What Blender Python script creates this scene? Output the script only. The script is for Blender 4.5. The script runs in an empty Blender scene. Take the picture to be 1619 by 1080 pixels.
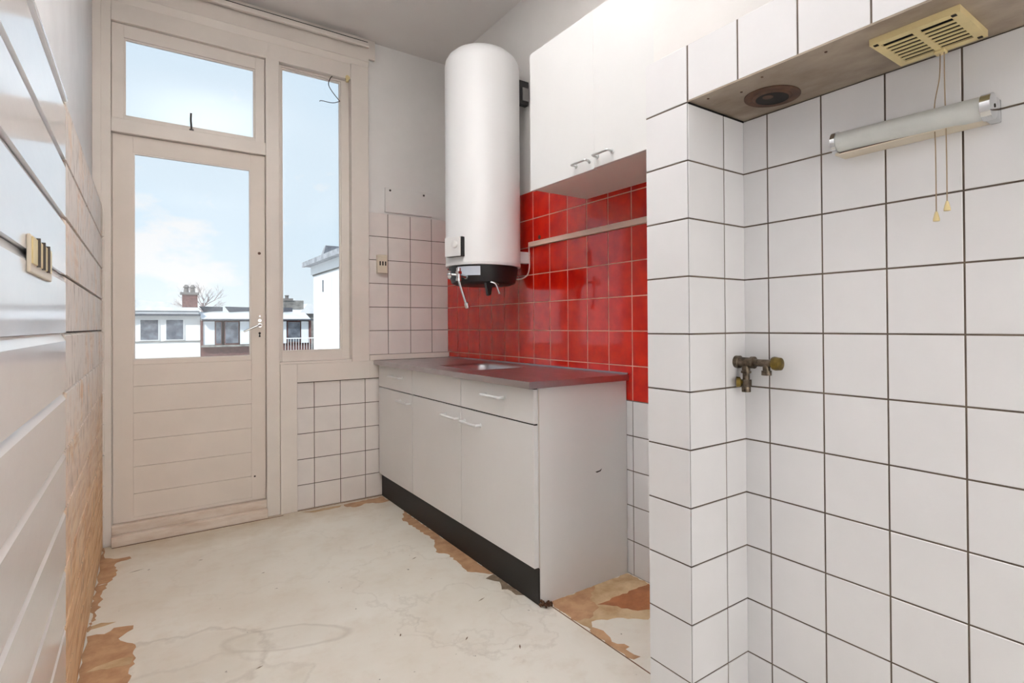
import bpy, bmesh, math, random
from mathutils import Vector, Matrix
random.seed(7)
SC = bpy.context.scene
COL = SC.collection
PI = math.pi

# ------------------------------------------------------------------ camera
def make_camera():
    cd = bpy.data.cameras.new('camera'); c = bpy.data.objects.new('camera', cd); COL.objects.link(c)
    R = Vector((0.801322, -0.598192, -0.007006)); U = Vector((0.001339, -0.009917, 0.999950)); F = Vector((0.598231, 0.801292, 0.007146))
    m = Matrix.Identity(4)
    for i in range(3):
        m[i][0] = R[i]; m[i][1] = U[i]; m[i][2] = -F[i]
    m[2][3] = 1.0881
    c.matrix_world = m
    cd.sensor_fit = 'HORIZONTAL'; cd.sensor_width = 36.0
    cd.lens = 875.084 / 1619 * 36
    cd.shift_x = (809.5 - 881.426) / 1619
    cd.shift_y = (507.4865 - 540) / 1619
    cd.clip_start = .02; cd.clip_end = 400
    SC.camera = c
make_camera()

# ------------------------------------------------------------------ world
def make_world():
    w = bpy.data.worlds.new('sky'); SC.world = w; w.use_nodes = True
    nt = w.node_tree; nt.nodes.clear(); N = nt.nodes.new; L = nt.links.new
    tc = N('ShaderNodeTexCoord')
    sep = N('ShaderNodeSeparateXYZ'); L(tc.outputs['Generated'], sep.inputs[0])
    mp = N('ShaderNodeMapping'); mp.inputs['Scale'].default_value = (1, 1, 1.9); mp.inputs['Location'].default_value = (0.37, 0.1, 0.12)
    L(tc.outputs['Generated'], mp.inputs[0])
    n1 = N('ShaderNodeTexNoise'); n1.inputs['Scale'].default_value = 6.5; n1.inputs['Detail'].default_value = 8; n1.inputs['Roughness'].default_value = .55
    L(mp.outputs[0], n1.inputs[0])
    # cumulus: thick towards the horizon, thinning out upwards, with one tall bank straight ahead
    dv = N('ShaderNodeVectorMath'); dv.operation = 'DISTANCE'; L(tc.outputs['Generated'], dv.inputs[0]); dv.inputs[1].default_value = (.0, .99, .125)
    bank = N('ShaderNodeMapRange'); bank.inputs[1].default_value = 0; bank.inputs[2].default_value = .19; bank.inputs[3].default_value = .25; bank.inputs[4].default_value = 0; L(dv.outputs['Value'], bank.inputs[0])
    el = N('ShaderNodeMapRange'); el.inputs[1].default_value = 0; el.inputs[2].default_value = .5; el.inputs[3].default_value = -.03; el.inputs[4].default_value = -.12; L(sep.outputs[2], el.inputs[0])
    a1 = N('ShaderNodeMath'); L(n1.outputs[0], a1.inputs[0]); L(bank.outputs[0], a1.inputs[1])
    a2 = N('ShaderNodeMath'); L(a1.outputs[0], a2.inputs[0]); L(el.outputs[0], a2.inputs[1])
    cl = N('ShaderNodeValToRGB'); cl.color_ramp.elements[0].position = .56; cl.color_ramp.elements[1].position = .66
    L(a2.outputs[0], cl.inputs[0])
    n2 = N('ShaderNodeTexNoise'); n2.inputs['Scale'].default_value = 1.5; n2.inputs['Detail'].default_value = 2
    L(mp.outputs[0], n2.inputs[0])
    hz = N('ShaderNodeValToRGB')
    e = hz.color_ramp.elements
    e[0].position = 0; e[0].color = (.80, .87, .92, 1)
    e[1].position = .85; e[1].color = (.42, .59, .83, 1)
    x = e.new(.16); x.color = (.60, .76, .90, 1)
    x = e.new(.42); x.color = (.60, .75, .90, 1)
    L(sep.outputs[2], hz.inputs[0])
    veil = N('ShaderNodeMixRGB'); veil.inputs[2].default_value = (.84, .88, .93, 1)
    vr = N('ShaderNodeMapRange'); vr.inputs[1].default_value = .38; vr.inputs[2].default_value = .62; vr.inputs[3].default_value = 0; vr.inputs[4].default_value = .45
    L(n2.outputs[0], vr.inputs[0]); L(vr.outputs[0], veil.inputs[0]); L(hz.outputs[0], veil.inputs[1])
    cm = N('ShaderNodeMixRGB'); cm.inputs[2].default_value = (.90, .875, .88, 1)
    mul = N('ShaderNodeMath'); mul.operation = 'MULTIPLY'; mul.inputs[1].default_value = .85
    L(cl.outputs[0], mul.inputs[0]); L(mul.outputs[0], cm.inputs[0]); L(veil.outputs[0], cm.inputs[1])
    bg = N('ShaderNodeBackground'); bg.inputs[1].default_value = 1.04
    L(cm.outputs[0], bg.inputs[0])
    o = N('ShaderNodeOutputWorld'); L(bg.outputs[0], o.inputs[0])
make_world()

def light(name, kind, loc, rot, energy, color=(1, 1, 1), **kw):
    d = bpy.data.lights.new(name, kind); o = bpy.data.objects.new(name, d); COL.objects.link(o)
    o.location = loc; o.rotation_euler = rot; d.energy = energy; d.color = color
    for k, v in kw.items(): setattr(d, k, v)
    return o
# sun on the far facades (behind and to the left of the house)
light('sun', 'SUN', (0, -5, 20), (math.radians(48), 0, math.radians(-48)), 3.6, (1, .97, .93), angle=.02)
# added fill lamps with no seen source, bounced off ceiling and rear wall
light('ceiling_bounce_fill', 'AREA', (.46, 1.35, 2.16), (math.radians(180), 0, 0), 35, (.985, .99, 1), shape='RECTANGLE', size=.5, size_y=1.2, spread=math.radians(80))
light('rear_bounce_fill', 'AREA', (.5, -1.6, 1.3), (math.radians(-90), 0, 0), 52, (.985, .99, 1), shape='RECTANGLE', size=.9, size_y=1.4)
SC.view_settings.view_transform = 'Standard'; SC.view_settings.look = 'None'; SC.view_settings.gamma = 1
SC.view_settings.use_curve_mapping = False
SC.view_settings.exposure = 0.10

# ------------------------------------------------------------------ materials
def srgb(r, g, b):
    f = lambda c: (c / 255 / 12.92) if c / 255 <= .04045 else ((c / 255 + .055) / 1.055) ** 2.4
    return (f(r), f(g), f(b), 1)
def mat(name, col, rough=.5, metal=0, spec=.5, var=0, vscale=6, bump=0, bscale=20, coat=0, col2=None, stretch=None, rv=0):
    m = bpy.data.materials.new(name); m.use_nodes = True; nt = m.node_tree; N = nt.nodes.new; L = nt.links.new
    b = nt.nodes['Principled BSDF']
    b.inputs['Base Color'].default_value = col; b.inputs['Roughness'].default_value = rough; b.inputs['Metallic'].default_value = metal
    b.inputs['Specular IOR Level'].default_value = spec; b.inputs['Coat Weight'].default_value = coat; b.inputs['Coat Roughness'].default_value = .08
    g = N('ShaderNodeNewGeometry'); src = g.outputs['Position']
    if stretch:
        mp = N('ShaderNodeMapping'); mp.inputs['Scale'].default_value = stretch; L(src, mp.inputs[0]); src = mp.outputs[0]
    if var or col2:
        n = N('ShaderNodeTexNoise'); n.inputs['Scale'].default_value = vscale; n.inputs['Detail'].default_value = 6; n.inputs['Roughness'].default_value = .6; L(src, n.inputs[0])
        mx = N('ShaderNodeMixRGB'); mx.inputs[1].default_value = col
        c2 = col2 or (col[0] * (1 - var), col[1] * (1 - var), col[2] * (1 - var), 1)
        mx.inputs[2].default_value = c2
        mr = N('ShaderNodeMapRange'); mr.inputs[1].default_value = .38; mr.inputs[2].default_value = .66
        L(n.outputs[0], mr.inputs[0]); L(mr.outputs[0], mx.inputs[0]); L(mx.outputs[0], b.inputs['Base Color'])
        if rv:
            m2 = N('ShaderNodeMapRange'); m2.inputs[3].default_value = rough; m2.inputs[4].default_value = rough + rv
            L(n.outputs[0], m2.inputs[0]); L(m2.outputs[0], b.inputs['Roughness'])
    if bump:
        n = N('ShaderNodeTexNoise'); n.inputs['Scale'].default_value = bscale; n.inputs['Detail'].default_value = 4; L(src, n.inputs[0])
        bp = N('ShaderNodeBump'); bp.inputs['Strength'].default_value = bump; bp.inputs['Distance'].default_value = .004
        L(n.outputs[0], bp.inputs['Height']); L(bp.outputs[0], b.inputs['Normal'])
    return m
M = {}
M['plaster'] = mat('plaster_white', srgb(238, 235, 232), .75, var=.05, vscale=3, bump=.25, bscale=26)
M['plaster_left'] = mat('plaster_grey_white', srgb(234, 235, 236), .55, var=.07, vscale=5, bump=.3, bscale=24)
M['ceiling'] = mat('ceiling_paint', srgb(236, 232, 229), .85, var=.03, vscale=2, bump=.15, bscale=14)
M['tile'] = mat('white_glazed_tile', srgb(238, 237, 238), .12, spec=.5, var=.035, vscale=4.5, bump=.05, bscale=9)
M['tile_back'] = mat('white_glazed_tile_aged', srgb(236, 228, 223), .2, spec=.45, var=.06, vscale=6, bump=.05, bscale=9)
M['grout_dark'] = mat('dark_grout', srgb(92, 80, 70), .9, col2=srgb(122, 108, 94), vscale=9)
M['grout_pale'] = mat('pale_grout', srgb(228, 176, 156), .9, col2=srgb(214, 156, 136), vscale=9)
M['red'] = mat('red_glazed_tile', srgb(212, 34, 16), .07, spec=.6, col2=srgb(186, 20, 12), vscale=14, bump=.07, bscale=11)
M['cream'] = mat('cream_paint', srgb(234, 225, 216), .42, var=.05, vscale=5, bump=.12, bscale=18)
M['cream_door'] = mat('cream_door_paint', srgb(232, 221, 210), .5, var=.05, vscale=4, bump=.12, bscale=16)
M['chipped'] = mat('chipped_cream_paint', srgb(230, 217, 204), .55, col2=srgb(212, 192, 174), vscale=14, bump=.3, bscale=40, stretch=(.5, 1, 2))
M['gloss_white'] = mat('gloss_white_board_paint', srgb(240, 240, 242), .2, spec=.5, var=.05, vscale=5, bump=.16, bscale=15, coat=.6, stretch=(1, .35, 1))
M['cab'] = mat('white_melamine', srgb(240, 239, 238), .3, spec=.4, var=.02, vscale=3)
M['cab_edge'] = mat('cabinet_edge_band', srgb(206, 198, 188), .45)
M['wallcab'] = mat('white_laminate_door', srgb(238, 238, 237), .22, spec=.45, var=.02, vscale=3, bump=.03, bscale=6)
M['underside'] = mat('cabinet_underside', srgb(222, 212, 204), .5)
M['plinth'] = mat('black_plinth', srgb(15, 14, 15), .55, var=.25, vscale=30)
M['steel'] = mat('brushed_steel', srgb(188, 184, 188), .24, metal=1, var=.12, vscale=14, bump=.03, bscale=60, rv=.14, stretch=(2, .5, 2))
M['steel_dark'] = mat('dark_gap', srgb(40, 34, 32), .8)
M['satin'] = mat('satin_metal', srgb(214, 216, 216), .35, metal=.6)
M['chrome'] = mat('chrome', srgb(212, 214, 216), .12, metal=1)
M['enamel'] = mat('white_enamel', srgb(238, 238, 238), .38, spec=.35)
M['black'] = mat('black_plastic', srgb(24, 25, 26), .45)
M['plastic'] = mat('white_plastic', srgb(236, 236, 235), .35)
M['ivory'] = mat('ivory_plastic', srgb(232, 212, 158), .42, var=.1, vscale=18)
M['ivory_pale'] = mat('pale_ivory_plastic', srgb(222, 210, 190), .4)
M['trunk'] = mat('cream_cable_trunking', srgb(226, 196, 178), .5, var=.06)
M['slot'] = mat('dark_slot', srgb(34, 26, 20), .9)
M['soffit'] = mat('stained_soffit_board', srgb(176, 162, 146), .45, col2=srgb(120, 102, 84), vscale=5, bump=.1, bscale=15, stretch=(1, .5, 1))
M['rust'] = mat('rusty_ring', srgb(96, 66, 48), .7, col2=srgb(66, 46, 36), vscale=30, bump=.3, bscale=60)
M['void'] = mat('plain_black', srgb(24, 20, 17), .9)  # plain black; in flue and grille it stands in for unlit depth
M['brass'] = mat('tarnished_brass', srgb(128, 108, 50), .38, metal=.85, col2=srgb(84, 70, 40), vscale=50)
M['pipe'] = mat('tarnished_metal', srgb(118, 106, 92), .35, metal=.9, col2=srgb(60, 52, 44), vscale=70, bump=.2, bscale=90)
M['diffuser'] = mat('frosted_glass_tube', srgb(214, 216, 212), .3, var=.1, vscale=12, coat=.2)
M['cord'] = mat('pull_cord', srgb(160, 138, 110), .8)
M['cordpale'] = mat('pale_cable', srgb(226, 200, 190), .5)
M['iron'] = mat('dark_iron', srgb(84, 78, 74), .5, metal=.5)
M['label'] = mat('sticker', srgb(206, 214, 226), .4)
M['rubble'] = mat('crumbled_board', srgb(92, 62, 40), .95, col2=srgb(60, 38, 26), vscale=90, bump=.5, bscale=120)
# outside
M['render_white'] = mat('white_render', srgb(236, 236, 236), .8, var=.04, vscale=1)
M['snow_roof'] = mat('pale_grey_roof', srgb(206, 210, 216), .7, col2=srgb(228, 230, 232), vscale=.8)
M['slate'] = mat('dark_slate_edge', srgb(78, 82, 90), .7)
M['window_dark'] = mat('dark_window_pane', srgb(66, 72, 84), .08, spec=.8, col2=srgb(120, 126, 138), vscale=1.6)
M['curtain'] = mat('white_curtain_panel', srgb(226, 230, 236), .8)
M['brick_far'] = mat('red_brick_far', srgb(122, 86, 82), .9, col2=srgb(98, 72, 70), vscale=6)
M['concrete'] = mat('grey_concrete', srgb(150, 148, 144), .9, col2=srgb(112, 110, 108), vscale=3)
M['clay'] = mat('chimney_pot_grey', srgb(120, 116, 114), .8)
M['bark'] = mat('bare_bark', srgb(150, 138, 138), .9)
M['annex'] = mat('white_annex_boards', srgb(240, 241, 243), .7, var=.03, vscale=4)
M['roof_lead'] = mat('grey_lead_roof_edge', srgb(186, 188, 194), .6, col2=srgb(140, 142, 148), vscale=9)
M['garden'] = mat('garden_ground', srgb(176, 174, 168), 1, col2=srgb(196, 194, 190), vscale=.6)  # pale tone chosen to bounce more light up to the ceiling

def glass():
    m = bpy.data.materials.new('window_glass'); m.use_nodes = True; nt = m.node_tree; nt.nodes.clear(); N = nt.nodes.new; L = nt.links.new
    t = N('ShaderNodeBsdfTransparent'); t.inputs[0].default_value = (.97, .985, .985, 1)
    g = N('ShaderNodeBsdfGlossy'); g.inputs['Roughness'].default_value = .02
    fr = N('ShaderNodeFresnel'); fr.inputs[0].default_value = 1.35
    mx = N('ShaderNodeMixShader'); L(fr.outputs[0], mx.inputs[0]); L(t.outputs[0], mx.inputs[1]); L(g.outputs[0], mx.inputs[2])
    o = N('ShaderNodeOutputMaterial'); L(mx.outputs[0], o.inputs[0]); return m
M['glass'] = glass()

def wood(name, c1, c2, worn, wornamt, fade=None):
    """raw softwood board: long grain along Y, worn pale primer over it"""
    m = bpy.data.materials.new(name); m.use_nodes = True; nt = m.node_tree; N = nt.nodes.new; L = nt.links.new
    b = nt.nodes['Principled BSDF']; b.inputs['Roughness'].default_value = .62
    g = N('ShaderNodeNewGeometry')
    oi = N('ShaderNodeObjectInfo')
    sc = N('ShaderNodeVectorMath'); sc.operation = 'SCALE'; sc.inputs[0].default_value = (3.1, 7.3, 5.7); L(oi.outputs['Random'], sc.inputs['Scale'])
    ad = N('ShaderNodeVectorMath'); ad.operation = 'ADD'; L(g.outputs['Position'], ad.inputs[0]); L(sc.outputs[0], ad.inputs[1])
    mp = N('ShaderNodeMapping'); mp.inputs['Scale'].default_value = (1, .35, 3.2); L(ad.outputs[0], mp.inputs[0])
    n = N('ShaderNodeTexNoise'); n.inputs['Scale'].default_value = 9; n.inputs['Detail'].default_value = 8; n.inputs['Distortion'].default_value = 1.4; L(mp.outputs[0], n.inputs[0])
    r = N('ShaderNodeValToRGB'); r.color_ramp.elements[0].color = c2; r.color_ramp.elements[0].position = .36; r.color_ramp.elements[1].color = c1; r.color_ramp.elements[1].position = .58
    L(n.outputs[0], r.inputs[0])
    n2 = N('ShaderNodeTexNoise'); n2.inputs['Scale'].default_value = 5; n2.inputs['Detail'].default_value = 7; n2.inputs['Roughness'].default_value = .7; L(ad.outputs[0], n2.inputs[0])
    mr = N('ShaderNodeMapRange'); mr.inputs[1].default_value = .62 - wornamt * .3; mr.inputs[2].default_value = .72 - wornamt * .3; L(n2.outputs[0], mr.inputs[0])
    mx = N('ShaderNodeMixRGB'); mx.inputs[2].default_value = worn; L(mr.outputs[0], mx.inputs[0]); L(r.outputs[0], mx.inputs[1])
    if fade:
        # the primer wears off towards the skirting: raw orange wood shows through in blotches
        sz = N('ShaderNodeSeparateXYZ'); L(g.outputs['Position'], sz.inputs[0])
        fa = N('ShaderNodeMath'); fa.operation = 'MULTIPLY_ADD'; fa.inputs[1].default_value = -1.1; L(n2.outputs[0], fa.inputs[0]); L(sz.outputs[2], fa.inputs[2])
        fm = N('ShaderNodeMapRange'); fm.inputs[1].default_value = fade[0] - .6; fm.inputs[2].default_value = fade[1] - .6; L(fa.outputs[0], fm.inputs[0])
        rr_ = N('ShaderNodeValToRGB'); rr_.color_ramp.elements[0].color = srgb(206, 154, 106); rr_.color_ramp.elements[0].position = .36; rr_.color_ramp.elements[1].color = srgb(234, 196, 152); rr_.color_ramp.elements[1].position = .6
        L(n.outputs[0], rr_.inputs[0])
        mf = N('ShaderNodeMixRGB'); L(fm.outputs[0], mf.inputs[0]); L(rr_.outputs[0], mf.inputs[1]); L(mx.outputs[0], mf.inputs[2]); mx = mf
    # short grey scuffs running down the boards
    mp3 = N('ShaderNodeMapping'); mp3.inputs['Scale'].default_value = (1, 6, 1.1); L(ad.outputs[0], mp3.inputs[0])
    n3 = N('ShaderNodeTexNoise'); n3.inputs['Scale'].default_value = 12; n3.inputs['Detail'].default_value = 5; L(mp3.outputs[0], n3.inputs[0])
    m3 = N('ShaderNodeMapRange'); m3.inputs[1].default_value = .58; m3.inputs[2].default_value = .68; m3.inputs[4].default_value = .75; L(n3.outputs[0], m3.inputs[0])
    mx3 = N('ShaderNodeMixRGB'); mx3.inputs[2].default_value = srgb(140, 124, 110); L(m3.outputs[0], mx3.inputs[0]); L(mx.outputs[0], mx3.inputs[1])
    L(mx3.outputs[0], b.inputs['Base Color'])
    bp = N('ShaderNodeBump'); bp.inputs['Strength'].default_value = .3; bp.inputs['Distance'].default_value = .003; L(n.outputs[0], bp.inputs['Height']); L(bp.outputs[0], b.inputs['Normal'])
    return m
M['wood_pale'] = wood('whitewashed_softwood', srgb(238, 222, 206), srgb(226, 202, 182), srgb(232, 224, 216), .8)
M['wood_mid'] = wood('half_worn_softwood', srgb(242, 222, 198), srgb(224, 190, 156), srgb(238, 230, 222), .8, (.35, .95))
M['wood_raw'] = M['wood_mid']

def floor_mat():
    m = bpy.data.materials.new('worn_cream_floor'); m.use_nodes = True; nt = m.node_tree; N = nt.nodes.new; L = nt.links.new
    b = nt.nodes['Principled BSDF']; b.inputs['Roughness'].default_value = .5; b.inputs['Specular IOR Level'].default_value = .35
    g = N('ShaderNodeNewGeometry'); P = g.outputs['Position']
    def noise(scale, detail=5, rough=.55):
        n = N('ShaderNodeTexNoise'); n.inputs['Scale'].default_value = scale; n.inputs['Detail'].default_value = detail; n.inputs['Roughness'].default_value = rough; L(P, n.inputs[0]); return n
    def mix(fac, a, c):
        x = N('ShaderNodeMixRGB'); L(fac, x.inputs[0]); L(a, x.inputs[1]); x.inputs[2].default_value = c; return x.outputs[0]
    def rng(v, a, bb, lo=0, hi=1):
        r = N('ShaderNodeMapRange'); r.inputs[1].default_value = a; r.inputs[2].default_value = bb; r.inputs[3].default_value = lo; r.inputs[4].default_value = hi; L(v, r.inputs[0]); return r.outputs[0]
    base = N('ShaderNodeRGB'); base.outputs[0].default_value = srgb(240, 236, 226)
    c = mix(rng(noise(2.3).outputs[0], .4, .65), base.outputs[0], srgb(232, 225, 212))
    c = mix(rng(noise(9, 8, .7).outputs[0], .5, .75, 0, .5), c, srgb(220, 208, 190))
    sx = N('ShaderNodeSeparateXYZ'); L(P, sx.inputs[0])
    nz = noise(7, 6, .6)
    # yellowed zone along the door wall
    ady = N('ShaderNodeMath'); ady.operation = 'MULTIPLY_ADD'; ady.inputs[1].default_value = .5; L(nz.outputs[0], ady.inputs[0]); L(sx.outputs[1], ady.inputs[2])
    c = mix(rng(ady.outputs[0], 3.45, 3.86, 0, .75), c, srgb(186, 162, 128))
    # ring stains
    def ring(cx, cy, rx, ry, ang, w, dark, fill, amp=.5, sc=6):
        mp = N('ShaderNodeMapping'); mp.vector_type = 'TEXTURE'
        mp.inputs['Location'].default_value = (cx, cy, 0); mp.inputs['Rotation'].default_value = (0, 0, ang); mp.inputs['Scale'].default_value = (rx, ry, 1)
        L(P, mp.inputs[0])
        ln = N('ShaderNodeVectorMath'); ln.operation = 'LENGTH'; L(mp.outputs[0], ln.inputs[0])
        nn = noise(sc, 5, .55)
        a = N('ShaderNodeMath'); a.operation = 'MULTIPLY_ADD'; a.inputs[1].default_value = amp; a.inputs[2].default_value = -amp / 2; L(nn.outputs[0], a.inputs[0])
        s = N('ShaderNodeMath'); s.operation = 'ADD'; L(ln.outputs['Value'], s.inputs[0]); L(a.outputs[0], s.inputs[1])
        d = N('ShaderNodeMath'); d.operation = 'SUBTRACT'; d.inputs[1].default_value = 1; L(s.outputs[0], d.inputs[0])
        ab = N('ShaderNodeMath'); ab.operation = 'ABSOLUTE'; L(d.outputs[0], ab.inputs[0])
        return rng(ab.outputs[0], 0, w, dark, 0), rng(s.outputs[0], .7, 1.0, fill, 0)
    for args in [(.40, 2.13, .20, .075, .15 - .6, .13, .3, .12), (.13, 2.18, .26, .17, -.5, .13, .32, .2, 1.5, 7),
                 (.10, 1.95, .3, .2, -.4, .1, .18, .12, 1.4, 7), (.95, 2.15, .22, .5, .1, .05, .16, .04, 1.5, 7),
                 (1.0, 1.85, .20, .30, .3, .06, .18, .08, 1.4, 8), (.45, 2.9, .35, .3, .2, .06, .08, .04, 1.3, 6)]:
        r1, r2 = ring(*args)
        c = mix(r2, c, srgb(196, 186, 168)); c = mix(r1, c, srgb(164, 152, 134))
    # specks
    v = noise(42, 2, .5); c = mix(rng(v.outputs[0], .74, .78, 0, .75), c, srgb(110, 98, 84))
    L(c, b.inputs['Base Color'])
    bp = N('ShaderNodeBump'); bp.inputs['Strength'].default_value = .25; bp.inputs['Distance'].default_value = .004; L(noise(11, 6).outputs[0], bp.inputs['Height']); L(bp.outputs[0], b.inputs['Normal'])
    return m
M['floor'] = floor_mat()
M['bare'] = mat('bare_brown_underlay', srgb(198, 158, 120), .65, col2=srgb(172, 130, 94), vscale=16, bump=.3, bscale=40)
M['bare_yellow'] = mat('yellowed_glue_residue', srgb(212, 186, 148), .6, col2=srgb(180, 146, 106), vscale=9, bump=.3, bscale=30)
M['bare_orange'] = mat('orange_brown_glue', srgb(180, 116, 72), .55, col2=srgb(148, 88, 52), vscale=12, bump=.2, bscale=30)
M['bare_grey'] = mat('grey_brown_residue', srgb(140, 122, 100), .8, col2=srgb(112, 94, 74), vscale=30)
M['seam'] = mat('floor_seam', srgb(128, 96, 72), .9)

# ------------------------------------------------------------------ helpers
def wloc(o):
    v = Vector((0, 0, 0))
    while o is not None: v += o.location; o = o.parent
    return v
def mesh_from(bm, name):
    me = bpy.data.meshes.new(name); bm.normal_update(); bm.to_mesh(me); bm.free(); return me
def obj(name, bm, m, parent=None, smooth=False, loc=None):
    """link bm (world coordinates) as one mesh object; loc = its origin"""
    base = Vector(loc) if loc is not None else (wloc(parent) if parent else Vector((0, 0, 0)))
    bmesh.ops.translate(bm, verts=bm.verts, vec=-base)
    if smooth:
        for f in bm.faces: f.smooth = True
    me = mesh_from(bm, name)
    for x in (m if isinstance(m, (list, tuple)) else [m]): me.materials.append(x)
    o = bpy.data.objects.new(name, me); COL.objects.link(o)
    if parent: o.parent = parent; o.location = base - wloc(parent)
    else: o.location = base
    if smooth:
        try: me.set_sharp_from_angle(angle=math.radians(38))
        except Exception: pass
    return o
def empty(name, loc):
    o = bpy.data.objects.new(name, None); o.empty_display_size = .05; COL.objects.link(o); o.location = loc; return o
def tag(o, label, cat, group=None):
    o['label'] = label; o['category'] = cat
    if group: o['group'] = group
    return o
def struct(o): o['kind'] = 'structure'; return o
def box(bm, x0, x1, y0, y1, z0, z1, bev=0):
    r = bmesh.ops.create_cube(bm, size=1); vs = r['verts']
    bmesh.ops.scale(bm, vec=(x1 - x0, y1 - y0, z1 - z0), verts=vs)
    bmesh.ops.translate(bm, vec=((x0 + x1) / 2, (y0 + y1) / 2, (z0 + z1) / 2), verts=vs)
    if bev:
        es = list({e for v in vs for e in v.link_edges})
        bmesh.ops.bevel(bm, geom=es, offset=bev, segments=2, affect='EDGES', profile=.5)
    return vs
def B(*a, **k):
    bm = bmesh.new(); box(bm, *a, **k); return bm
def boxes(*lst, bev=0):
    bm = bmesh.new()
    for l in lst: box(bm, *l, bev=bev)
    return bm
def cyl(bm, p0, p1, r0, r1=None, seg=20, cap=True):
    p0 = Vector(p0); p1 = Vector(p1); r1 = r0 if r1 is None else r1
    d = p1 - p0; q = d.to_track_quat('Z', 'Y').to_matrix()
    a = []; b = []
    for i in range(seg):
        t = 2 * PI * i / seg; u = q @ Vector((math.cos(t), math.sin(t), 0))
        a.append(bm.verts.new(p0 + u * r0)); b.append(bm.verts.new(p1 + u * r1))
    for i in range(seg):
        j = (i + 1) % seg; bm.faces.new((a[i], a[j], b[j], b[i]))
    if cap: bm.faces.new(a[::-1]); bm.faces.new(b)
def lathe(bm, base, axis, prof, seg=32):
    """prof: (distance along axis, radius)"""
    base = Vector(base); q = Vector(axis).to_track_quat('Z', 'Y').to_matrix(); ax = Vector(axis).normalized()
    rings = []
    for h, r in prof:
        if r < 1e-5: rings.append([bm.verts.new(base + ax * h)]); continue
        rings.append([bm.verts.new(base + ax * h + q @ Vector((math.cos(2 * PI * i / seg) * r, math.sin(2 * PI * i / seg) * r, 0))) for i in range(seg)])
    for a, b in zip(rings, rings[1:]):
        for i in range(seg):
            j = (i + 1) % seg
            if len(a) == 1: bm.faces.new((a[0], b[j], b[i]))
            elif len(b) == 1: bm.faces.new((a[i], a[j], b[0]))
            else: bm.faces.new((a[i], a[j], b[j], b[i]))
    if len(rings[0]) > 1: bm.faces.new(rings[0][::-1])
    if len(rings[-1]) > 1: bm.faces.new(rings[-1])
def tube(bm, pts, r, seg=10, sub=5):
    pts = [Vector(p) for p in pts]
    if sub > 1 and len(pts) > 2:
        out = []
        for i in range(len(pts) - 1):
            p0 = pts[max(i - 1, 0)]; p1 = pts[i]; p2 = pts[i + 1]; p3 = pts[min(i + 2, len(pts) - 1)]
            for k in range(sub):
                t = k / sub
                out.append(.5 * ((2 * p1) + (-p0 + p2) * t + (2 * p0 - 5 * p1 + 4 * p2 - p3) * t * t + (-p0 + 3 * p1 - 3 * p2 + p3) * t ** 3))
        out.append(pts[-1]); pts = out
    rr = r if isinstance(r, (list, tuple)) else None
    rings = []; ref = None
    for i, p in enumerate(pts):
        d = (pts[min(i + 1, len(pts) - 1)] - pts[max(i - 1, 0)]).normalized()
        if ref is None: ref = d.orthogonal().normalized()
        ref = (ref - d * ref.dot(d)).normalized(); s = d.cross(ref)
        ra = r if rr is None else rr[0] + (rr[1] - rr[0]) * i / (len(pts) - 1)
        rings.append([bm.verts.new(p + (ref * math.cos(2 * PI * k / seg) + s * math.sin(2 * PI * k / seg)) * ra) for k in range(seg)])
    for a, b in zip(rings, rings[1:]):
        for k in range(seg):
            j = (k + 1) % seg; bm.faces.new((a[k], a[j], b[j], b[k]))
    bm.faces.new(rings[0][::-1]); bm.faces.new(rings[-1])
def prism(bm, poly, axis, a, b):
    """extrude polygon (2-D, the two remaining axes in xyz order) along axis from a to b"""
    def v(p, t):
        return {'X': (t, p[0], p[1]), 'Y': (p[0], t, p[1]), 'Z': (p[0], p[1], t)}[axis]
    A = [bm.verts.new(v(p, a)) for p in poly]; Bv = [bm.verts.new(v(p, b)) for p in poly]
    n = len(poly)
    for i in range(n):
        j = (i + 1) % n; bm.faces.new((A[i], A[j], Bv[j], Bv[i]))
    f1 = bm.faces.new(A[::-1]); f2 = bm.faces.new(Bv)
    bmesh.ops.recalc_face_normals(bm, faces=bm.faces)
    return f1, f2

# tiles: local frame x = width, y = height, z = outwards; front face at z = 0
_tm = {}
def tile_mesh(w, h, m):
    key = (round(w, 3), round(h, 3), m.name)
    if key in _tm: return _tm[key]
    bm = bmesh.new(); t = .006; e = .0012
    bo = [bm.verts.new((sx * w / 2, sy * h / 2, -t)) for sx, sy in ((-1, -1), (1, -1), (1, 1), (-1, 1))]
    mi = [bm.verts.new((sx * w / 2, sy * h / 2, -e)) for sx, sy in ((-1, -1), (1, -1), (1, 1), (-1, 1))]
    to = [bm.verts.new((sx * (w / 2 - e), sy * (h / 2 - e), 0)) for sx, sy in ((-1, -1), (1, -1), (1, 1), (-1, 1))]
    for a, b in ((bo, mi), (mi, to)):
        for i in range(4):
            j = (i + 1) % 4; bm.faces.new((a[i], a[j], b[j], b[i]))
    bm.faces.new(to); bm.faces.new(bo[::-1])
    me = mesh_from(bm, 'tile'); me.materials.append(m); _tm[key] = me; return me
ROT = {'-Y': (PI / 2, 0, 0), '-X': (PI / 2, 0, -PI / 2)}
def tile(parent, face, plane, u0, u1, v0, v1, m, g=.0020, wob=.0022):
    """one tile; u along X (face -Y) or along Y (face -X); v = height"""
    w = abs(u1 - u0) - 2 * g; h = v1 - v0 - 2 * g
    if w < .006 or h < .006: return
    o = bpy.data.objects.new('tile', tile_mesh(w, h, m)); COL.objects.link(o); o.parent = parent
    u = (u0 + u1) / 2; v = (v0 + v1) / 2
    o.location = (u, plane, v) if face == '-Y' else (plane, u, v)
    r = ROT[face]
    o.rotation_euler = (r[0] + random.uniform(-wob, wob), r[1] , r[2] + random.uniform(-wob, wob))
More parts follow.
